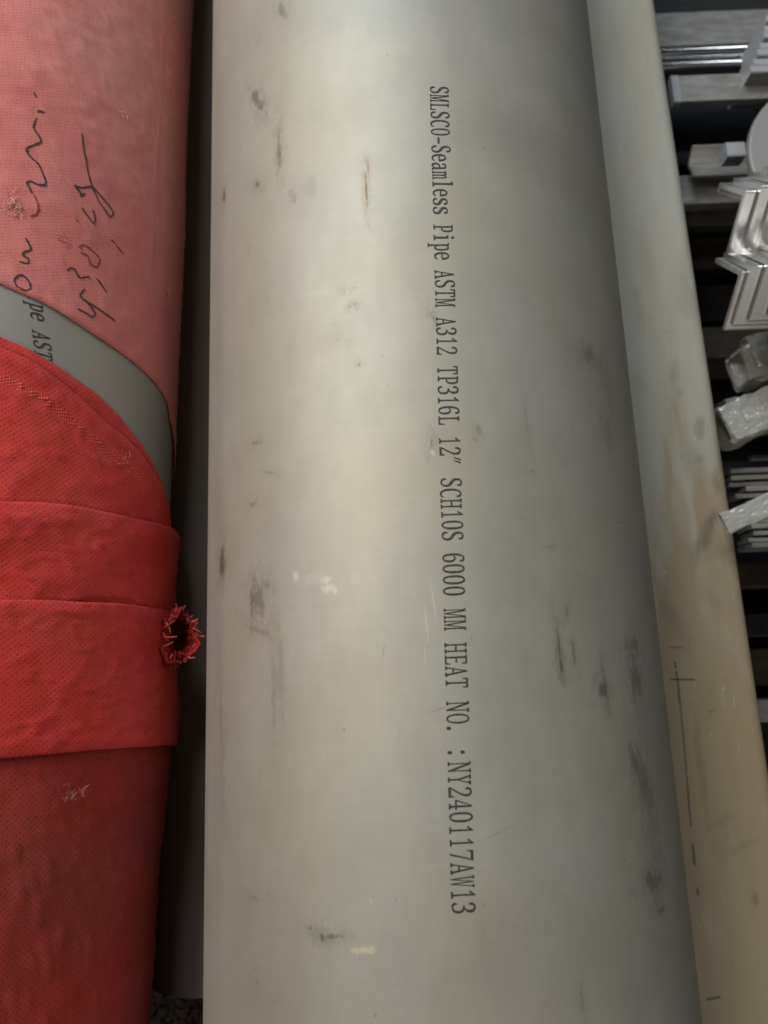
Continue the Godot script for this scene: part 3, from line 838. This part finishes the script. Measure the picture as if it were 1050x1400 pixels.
# ============================================================ the tan tube
func build_tube():
	var t := thing("steel_tube", "tan-grey steel tube with rounded edge and marker lines, right of the bare pipe", "tube", Vector3(0.317, 0.0, -0.2), deg_to_rad(0.62))
	# section across x: width 0.12 to the left of the origin, height 0.06
	var out := rounded(PackedVector2Array([Vector2(-0.125, 0.0), Vector2(-0.125, 0.06), Vector2(0.0, 0.06), Vector2(0.0, 0.0)]), 0.013, 8)
	var inn := rounded(PackedVector2Array([Vector2(-0.121, 0.004), Vector2(-0.121, 0.056), Vector2(-0.004, 0.056), Vector2(-0.004, 0.004)]), 0.009, 8)
	var w := 512
	var h := 1536
	var im := steel_image(w, h, Color(0.66, 0.615, 0.525), Color(0.69, 0.675, 0.63), 88)
	# browner over the near half, greyer towards the far end
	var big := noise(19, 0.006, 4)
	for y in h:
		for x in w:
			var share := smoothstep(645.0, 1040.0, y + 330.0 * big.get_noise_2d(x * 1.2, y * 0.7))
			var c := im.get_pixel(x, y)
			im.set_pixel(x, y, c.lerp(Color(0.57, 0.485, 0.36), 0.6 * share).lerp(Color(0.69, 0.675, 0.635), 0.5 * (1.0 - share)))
	var px := func(x: float, z: float) -> Vector2: return Vector2((x + 0.125) / 0.125 * w, (z + 0.75) / 1.05 * h)
	var kx := w / 125.0
	var kz := h / 1050.0
	# (x m, z m in the world, half width mm, half length mm, turn, tone, strength)
	for b in [
		[-0.020, -0.215, 5.0, 9.0, 0.3, 0.30, 0.35], [-0.012, -0.16, 4.5, 10.0, 0.2, 0.36, 0.4], [-0.028, -0.115, 10.0, 9.0, 0.5, 0.30, 0.45], [-0.020, -0.128, 5.0, 5.0, 0.5, 0.3, 0.35], [-0.037, -0.27, 5.0, 10.0, 0.6, 0.4, 0.3], [-0.033, -0.25, 2.0, 3.0, 0.0, 0.35, 0.3],
		[-0.015, -0.34, 8.0, 14.0, 0.1, 0.42, 0.22], [-0.05, -0.4, 8.0, 30.0, 0.1, 0.45, 0.12], [-0.024, -0.185, 3.0, 4.0, 0.2, 0.35, 0.3], [-0.03, 0.19, 2.5, 5.0, 0.2, 0.28, 0.35], [-0.045, 0.04, 3.0, 0.9, 0.1, 0.3, 0.4], [-0.05, 0.13, 10.0, 4.0, 0.1, 0.36, 0.2], [-0.035, 0.15, 12.0, 3.0, 0.15, 0.36, 0.2], [-0.06, 0.08, 3.0, 40.0, 0.0, 0.33, 0.25],
	]:
		blot(im, px.call(b[0], b[1]), Vector2(b[2] * kx, b[3] * kz) * 1.3, -b[4], Color(b[5], b[5] * 0.92, b[5] * 0.78), b[6] * 0.7, 0.5)
	for k in 150:
		var light := rng.randf() < 0.5
		blot(im, Vector2(rng.randf_range(0.4, 1.0) * w, rng.randf() * h), Vector2(rng.randf_range(0.8, 2.0), rng.randf_range(1.0, 14.0)), rng.randf_range(-0.4, 0.4) + (1.57 if rng.randf() < 0.3 else 0.0), Color(0.85, 0.83, 0.78) if light else Color(0.42, 0.37, 0.30), rng.randf_range(0.1, 0.4), 0.4)
	for k in 26:
		blot(im, Vector2(rng.randf_range(0.4, 1.0) * w, rng.randf_range(0.3, 1.0) * h), Vector2(rng.randf_range(8, 60), rng.randf_range(8, 40)), rng.randf(), Color(0.50, 0.44, 0.35) if rng.randf() < 0.6 else Color(0.72, 0.70, 0.65), rng.randf_range(0.08, 0.22), 1.0)
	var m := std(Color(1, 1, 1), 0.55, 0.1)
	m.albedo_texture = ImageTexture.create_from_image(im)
	var st := SurfaceTool.new()
	st.begin(Mesh.PRIMITIVE_TRIANGLES)
	var zs := [-2.6, -1.6, -0.55, 0.5, 1.3]     # -0.55..0.5 here is -0.75..0.3 in the world
	for side in 2:
		var o: PackedVector2Array = out if side == 0 else inn
		st.set_smooth_group(1 + side)
		for i in o.size():
			var p := o[i]
			var q := o[(i + 1) % o.size()]
			for k in zs.size() - 1:
				var va := pingpong((zs[k] + 0.55) / 1.05, 1.0) if k != 2 else 0.0
				var vb := pingpong((zs[k + 1] + 0.55) / 1.05, 1.0) if k != 2 else 1.0
				var ua := clampf((p.x + 0.125) / 0.125, 0, 1)
				var ub := clampf((q.x + 0.125) / 0.125, 0, 1)
				var A := Vector3(p.x, p.y, zs[k]); var B := Vector3(p.x, p.y, zs[k + 1]); var C := Vector3(q.x, q.y, zs[k + 1]); var D := Vector3(q.x, q.y, zs[k])
				var ring := [[A, ua, va], [D, ub, va], [C, ub, vb], [A, ua, va], [C, ub, vb], [B, ua, vb]]
				if side == 1:
					ring.reverse()
				for v in ring:
					st.set_uv(Vector2(v[1], v[2]))
					st.add_vertex(v[0])
	st.set_smooth_group(-1)
	for zz in [zs[0], zs[4]]:
		for i in out.size():
			var j := (i + 1) % out.size()
			st.set_uv(Vector2(0.5, 0.5))
			quad(st, Vector3(out[i].x, out[i].y, zz), Vector3(inn[i].x, inn[i].y, zz), Vector3(inn[j].x, inn[j].y, zz), Vector3(out[j].x, out[j].y, zz))
	st.generate_normals()
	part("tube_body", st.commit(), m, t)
	# marker lines left from setting out, laid on the top face
	var mk := std(Color(0.135, 0.112, 0.08), 0.7)
	for line in [[[0.2452, -0.0145, 0.2575, -0.0141], 0.0006], [[0.2425, 0.0128, 0.2641, 0.0138], 0.0012], [[0.2488, -0.002, 0.2486, 0.003], 0.0020], [[0.2486, 0.006, 0.2490, 0.016, 0.2488, 0.026, 0.2489, 0.034], 0.0017], [[0.2489, 0.034, 0.2486, 0.05, 0.2484, 0.062, 0.2478, 0.08, 0.2475, 0.09], 0.0011], [[0.2474, 0.092, 0.2470, 0.104, 0.2463, 0.118, 0.2461, 0.133], 0.0012], [[0.2457, 0.147, 0.2453, 0.163], 0.0022], [[0.2452, 0.181, 0.2450, 0.186], 0.002], [[0.2420, 0.2633, 0.2537, 0.2617], 0.0012]]:
		var ps := v2(line[0])
		var wd: float = line[1]
		var s := SurfaceTool.new()
		s.begin(Mesh.PRIMITIVE_TRIANGLES)
		s.set_smooth_group(-1)
		for i in ps.size() - 1:
			var d: Vector2 = (ps[i + 1] - ps[i]).normalized().orthogonal() * wd * 0.5 * (0.75 + 0.4 * absf(sin(i * 2.3)))
			var e2: Vector2 = (ps[i + 1] - ps[i]).normalized().orthogonal() * wd * 0.5 * (0.75 + 0.4 * absf(sin(i * 2.3 + 2.3)))
			quad(s, Vector3(ps[i].x - d.x, 0.0604, ps[i].y - d.y), Vector3(ps[i].x + d.x, 0.0604, ps[i].y + d.y), Vector3(ps[i + 1].x + e2.x, 0.0604, ps[i + 1].y + e2.y), Vector3(ps[i + 1].x - e2.x, 0.0604, ps[i + 1].y - e2.y))
		s.generate_normals()
		var o := part("marker_line", s.commit(), mk, t)
		o.transform = t.transform.affine_inverse()


# ============================================================ racked bars at the right
func angle_outline(corner: Vector2, far_down: Vector2, near_down: Vector2, leg: float, thick: float) -> PackedVector2Array:
	# a roof-shaped section (points z, y): corner up, one leg down to each side
	var f := far_down.normalized()
	var n := near_down.normalized()
	var inner := corner + (f + n).normalized() * thick * 1.45
	return rounded(PackedVector2Array([corner, corner + n * leg, corner + n * leg + (f - n * f.dot(n)).normalized() * thick, inner, corner + f * leg + (n - f * n.dot(f)).normalized() * thick, corner + f * leg]), 0.0022, 3)


func bar(called: String, outline: PackedVector2Array, x0: float, x1: float, mat: Material, label: String, category: String, group := "", smooth := false) -> MeshInstance3D:
	var o := part(called, extrude(outline, x0, x1, smooth), mat)
	tag(o, label, category, group)
	return o


func build_rack_stock():
	# low shelf the stock lies on
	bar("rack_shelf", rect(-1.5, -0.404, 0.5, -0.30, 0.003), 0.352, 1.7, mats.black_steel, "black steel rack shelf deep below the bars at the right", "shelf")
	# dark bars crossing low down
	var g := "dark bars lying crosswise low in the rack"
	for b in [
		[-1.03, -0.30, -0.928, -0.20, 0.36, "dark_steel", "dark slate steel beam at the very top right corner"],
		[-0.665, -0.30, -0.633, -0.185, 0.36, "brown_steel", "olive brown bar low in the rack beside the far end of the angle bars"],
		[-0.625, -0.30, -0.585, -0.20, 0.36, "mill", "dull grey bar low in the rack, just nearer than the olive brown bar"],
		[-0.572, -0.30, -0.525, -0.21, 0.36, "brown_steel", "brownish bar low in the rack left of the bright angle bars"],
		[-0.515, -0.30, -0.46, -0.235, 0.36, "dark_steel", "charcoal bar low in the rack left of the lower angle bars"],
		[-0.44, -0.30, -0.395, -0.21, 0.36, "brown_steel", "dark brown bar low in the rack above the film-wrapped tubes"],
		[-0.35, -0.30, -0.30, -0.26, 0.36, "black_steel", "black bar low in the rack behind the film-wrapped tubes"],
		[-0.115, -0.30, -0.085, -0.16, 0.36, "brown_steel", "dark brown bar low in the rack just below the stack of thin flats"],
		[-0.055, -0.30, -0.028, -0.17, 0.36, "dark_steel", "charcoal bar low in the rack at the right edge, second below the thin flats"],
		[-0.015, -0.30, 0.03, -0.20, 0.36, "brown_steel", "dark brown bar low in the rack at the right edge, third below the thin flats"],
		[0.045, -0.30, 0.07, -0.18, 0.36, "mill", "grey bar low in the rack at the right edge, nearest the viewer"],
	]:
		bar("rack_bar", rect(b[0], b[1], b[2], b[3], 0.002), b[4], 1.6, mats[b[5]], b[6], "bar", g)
	# packing that carries the upper bundles, farther along to the right
	for k in [[-0.84, -0.70, -0.16, 0.6, "polished round bars"], [-0.66, -0.52, -0.0305, 0.62, "wide flat bar"], [-0.47, -0.29, 0.061, 0.66, "nested angle bars"], [-0.36, -0.21, -0.0425, 0.75, "film-wrapped tubes"], [-0.21, -0.10, -0.0645, 0.7, "stack of thin flats"]]:
		var o := bar("packing_timber", rect(k[0], -0.30, k[1], k[2], 0.003), k[3], k[3] + 0.09, mats.brown_steel, "packing block under the %s, out past the right edge" % k[4], "block", "packing under the racked bars")
	# plate with a brownish sheen and the two polished round bars, top right
	bar("grey_plate", rect(-0.893, -0.19, -0.832, -0.16, 0.002), 0.365, 1.2, mats.mill, "flat grey-brown plate just above the two polished round bars", "plate")
	for k in 2:
		var c := Vector2([-0.8145, -0.7925][k], -0.1495)
		var circle := PackedVector2Array()
		for i in 28:
			circle.append(c + Vector2(-sin(TAU * i / 28.0), cos(TAU * i / 28.0)) * 0.0098 * Vector2(-1, 1))
		bar("round_bar", circle, 0.365, 1.2, mats.polished, ["polished round bar, the farther of the two bright ones at top right", "polished round bar, the nearer of the two bright ones at top right"][k], "bar", "polished round bars", true)
	# white stack with stepped edge at the top right border
	var t := thing("wrapped_stack", "pale row of wrapped strips with a stepped slanting edge at the top right border", "stack", Vector3(0, -0.03, -0.69))
	for k in 8:
		part("strip", extrude(rect(-0.045 + 0.0108 * k, -0.03, -0.035 + 0.0108 * k, 0.03 + rng.randf_range(-0.003, 0.003), 0.003), 0.4665 - 0.0046 * k + rng.randf_range(-0.0025, 0.0025), 0.72), mats.pale, t)
	# flat bar with a pale wrapped end
	t = thing("flat_bar", "wide flat grey bar with a white wrapped end at top right, over a black gap", "bar", Vector3(0, 0, 0))
	part("bar_body", extrude(rect(-0.667, -0.030, -0.6315, -0.02, 0.0015), 0.358, 1.2), mats.mill, t)
	part("end_cap", extrude(rect(-0.668, -0.0305, -0.6305, -0.0195, 0.003), 0.352, 0.361), mats.pale, t)
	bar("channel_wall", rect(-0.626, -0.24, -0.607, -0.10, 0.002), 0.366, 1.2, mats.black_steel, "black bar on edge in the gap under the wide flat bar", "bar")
	# round blank at the border
	t = thing("round_blank", "pale round steel disc cut off by the right border, over the black gap", "disc", Vector3(0.514, -0.02, -0.540))
	var disc := SurfaceTool.new()
	disc.begin(Mesh.PRIMITIVE_TRIANGLES)
	var prof := [[0.0, 0.020], [0.095, 0.020], [0.0965, 0.019], [0.097, 0.017], [0.097, 0.012], [0.096, 0.010], [0.0, 0.010]]
	for i in 64:
		for k in prof.size() - 1:
			disc.set_smooth_group(-1 if k == 0 or k == 5 else 2)
			var a := TAU * i / 64.0
			var b := TAU * (i + 1) / 64.0
			var A := Vector3(cos(a) * prof[k][0], prof[k][1], sin(a) * prof[k][0])
			var B := Vector3(cos(b) * prof[k][0], prof[k][1], sin(b) * prof[k][0])
			var C := Vector3(cos(b) * prof[k + 1][0], prof[k + 1][1], sin(b) * prof[k + 1][0])
			var D := Vector3(cos(a) * prof[k + 1][0], prof[k + 1][1], sin(a) * prof[k + 1][0])
			quad(disc, A, B, C, D)
	disc.generate_normals()
	part("disc_body", disc.commit(), mats.pale_steel, t)
	# lone angle with its vee end, and a short upright piece
	bar("angle_bar", angle_outline(Vector2(-0.588, -0.076), Vector2(-0.55, 0.75), Vector2(0.9, 0.4), 0.024, 0.003), 0.383, 1.2, mats.bright_rough, "pale angle bar with open vee end facing left, beneath the round disc", "angle bar")
	bar("flat_strip", rect(-0.584, -0.105, -0.545, -0.088, 0.0012), 0.368, 1.2, mats.mill, "flat grey strip under the lone vee-ended angle bar", "bar")
	bar("short_block", rect(-0.577, -0.04, -0.558, -0.02, 0.003), 0.404, 0.425, mats.pale, "small pale upright block leaning at the disc's lower edge", "block")
	# nested angle bars, roof side up: (corner z, corner y, start x)
	var k := 0
	var words := ["lowest angle bar of the far nest, its leg tip sticking out farthest left", "second angle bar up in the far nest, its end a little set back", "third angle bar up in the far nest", "fourth angle bar up in the far nest", "uppermost angle bar of the far nest, set back at the right border", "lowest angle bar of the near nest, dull, its long leg hanging nearest the wrapped tubes", "second angle bar up in the near nest, with a bright rounded corner", "third angle bar up in the near nest", "uppermost angle bar of the near nest, at the right border"]
	for a in [[-0.4105, 0.1250, 0.3365, 0], [-0.4095, 0.1335, 0.3340, 1], [-0.4085, 0.1420, 0.3440, 1], [-0.4080, 0.1505, 0.3540, 1], [-0.4070, 0.1590, 0.3640, 0], [-0.3430, 0.1120, 0.3310, 0], [-0.3430, 0.1210, 0.3350, 1], [-0.3425, 0.1300, 0.3460, 1], [-0.3415, 0.1390, 0.3600, 0]]:
		bar("angle_bar", angle_outline(Vector2(a[0], a[1]), Vector2(-0.0413, -0.0455), Vector2(0.0350, -0.0490), 0.060, 0.0050), a[2], 1.3, mats.bright if a[3] else mats.bright_rough, words[k], "angle bar", "nested angle bars at the right")
		k += 1
	# film-wrapped tubes
	film_tube("film_tube", Vector3(0.3435, -0.0035, -0.231), 0.33, Vector2(0.040, 0.040), "large milky film-wrapped square tube pointing at the tan tube's edge", 0.5)
	film_tube("film_tube", Vector3(0.382, -0.022, -0.302), 0.17, Vector2(0.038, 0.036), "film-wrapped square tube with glossy lengthwise streaks, behind the large one", 0.5)
	film_tube("film_tube", Vector3(0.398, -0.03, -0.333), 0.22, Vector2(0.016, 0.02), "thin film-wrapped tube, farthest of the wrapped ones, under the angle bars", 0.5)
	film_tube("film_tube", Vector3(0.372, -0.045, -0.262), 0.10, Vector2(0.03, 0.022), "film-wrapped tube half hidden between the large one and the streaky one", 0.5)
	film_tube("film_strip", Vector3(0.294, 0.088, -0.1165), 0.35, Vector2(0.020, 0.006), "flattened film-wrapped strip reaching over the tan tube's edge", 0.45)
	# thin flats on edge
	for i in 13:
		var z: float = -0.197 + i * 0.0066
		var x0: float = [0.3625, 0.364, 0.363, 0.376, 0.3665, 0.379, 0.374, 0.377, 0.381, 0.376, 0.379, 0.375, 0.374][i]
		var top: float = -0.03 - 0.004 * (i % 3)
		bar("thin_flat", rect(z, -0.064, z + 0.0046, top, 0.0008), x0, 1.2, mats.bright_rough if i % 2 else mats.mill, ["first", "second", "third", "fourth", "fifth", "sixth", "seventh", "eighth", "ninth", "tenth", "eleventh", "twelfth", "last"][i] + " thin flat bar on edge from the far side of the stack of flats", "flat bar", "stack of thin flats")
	bar("single_rod", rect(-0.235, -0.128, -0.229, -0.12, 0.002), 0.431, 1.2, mats.bright_rough, "single thin rod in the black gap above the stack of flats", "rod")


func film_tube(called: String, at: Vector3, turn: float, size: Vector2, label: String, length: float):
	# at: middle of the open end; the tube runs off to the right and, by its turn, away
	var t := thing(called, label, "wrapped tube", at, turn, "film-wrapped tubes" if called == "film_tube" else "")
	var w := size.x * 0.5
	var hh := size.y * 0.5
	var outer := rect(-w, -hh, w, hh, minf(0.006, hh * 0.7))
	var inner := rect(-w * 0.82, -hh * 0.78, w * 0.82, hh * 0.78, minf(0.004, hh * 0.5))
	var st := SurfaceTool.new()
	st.begin(Mesh.PRIMITIVE_TRIANGLES)
	var n := outer.size()
	var steps := 30
	var pos := func(o: PackedVector2Array, i: int, s: int, amount: float) -> Vector3:
		var x := length * pow(float(s) / steps, 1.4)
		var p := o[i % n]
		var ragged := 0.004 * soft.get_noise_2d(p.x * 3.0 + at.z, p.y * 3.0) if s == 0 else 0.0
		var k := 1.0 + amount * (0.16 * soft.get_noise_3d(x * 1.5 + at.x * 9.0, p.x * 2.0, p.y * 2.0) + 0.14 * fine.get_noise_3d(x * 0.7, p.x * 1.5, p.y * 1.5))
		return Vector3(x + ragged, p.y * k, p.x * k)
	for s in steps:
		for i in n:
			st.set_smooth_group(-1)
			quad(st, pos.call(outer, i, s, 1.0), pos.call(outer, i, s + 1, 1.0), pos.call(outer, i + 1, s + 1, 1.0), pos.call(outer, i + 1, s, 1.0))
	for i in n:
		st.set_smooth_group(-1)
		quad(st, pos.call(outer, i, 0, 1.0), pos.call(outer, i + 1, 0, 1.0), pos.call(inner, i + 1, 0, 0.0), pos.call(inner, i, 0, 0.0))
	st.generate_normals()
	part("film", st.commit(), mats.film, t)
	st = SurfaceTool.new()
	st.begin(Mesh.PRIMITIVE_TRIANGLES)
	st.set_smooth_group(-1)
	for i in n:
		var j := (i + 1) % n
		quad(st, Vector3(0.0005, inner[i].y, inner[i].x), Vector3(0.0005, inner[j].y, inner[j].x), Vector3(length * 0.9, inner[j].y, inner[j].x), Vector3(length * 0.9, inner[i].y, inner[i].x))
		tri(st, Vector3(0.03, inner[i].y, inner[i].x), Vector3(0.03, inner[j].y, inner[j].x), Vector3(0.026, 0, 0))
	st.generate_normals()
	part("tube_wall", st.commit(), mats.inside, t)
	# film drawn over the end, sunk and puckered
	st = SurfaceTool.new()
	st.begin(Mesh.PRIMITIVE_TRIANGLES)
	st.set_smooth_group(1)
	var cap := func(i: int, f: float) -> Vector3:
		var p := inner[i % n] * f * 0.995
		return Vector3(0.0010 + 0.012 * (1.0 - f * f) + 0.004 * soft.get_noise_2d(p.x * 6.0 + at.x * 30.0, p.y * 6.0) * (1.0 - f), p.y, p.x)
	for i in n:
		for q in 5:
			quad(st, cap.call(i, 1.0 - q / 5.0), cap.call(i + 1, 1.0 - q / 5.0), cap.call(i + 1, 0.8 - q / 5.0), cap.call(i, 0.8 - q / 5.0))
	st.generate_normals()
	part("end_film", st.commit(), mats.film, t)
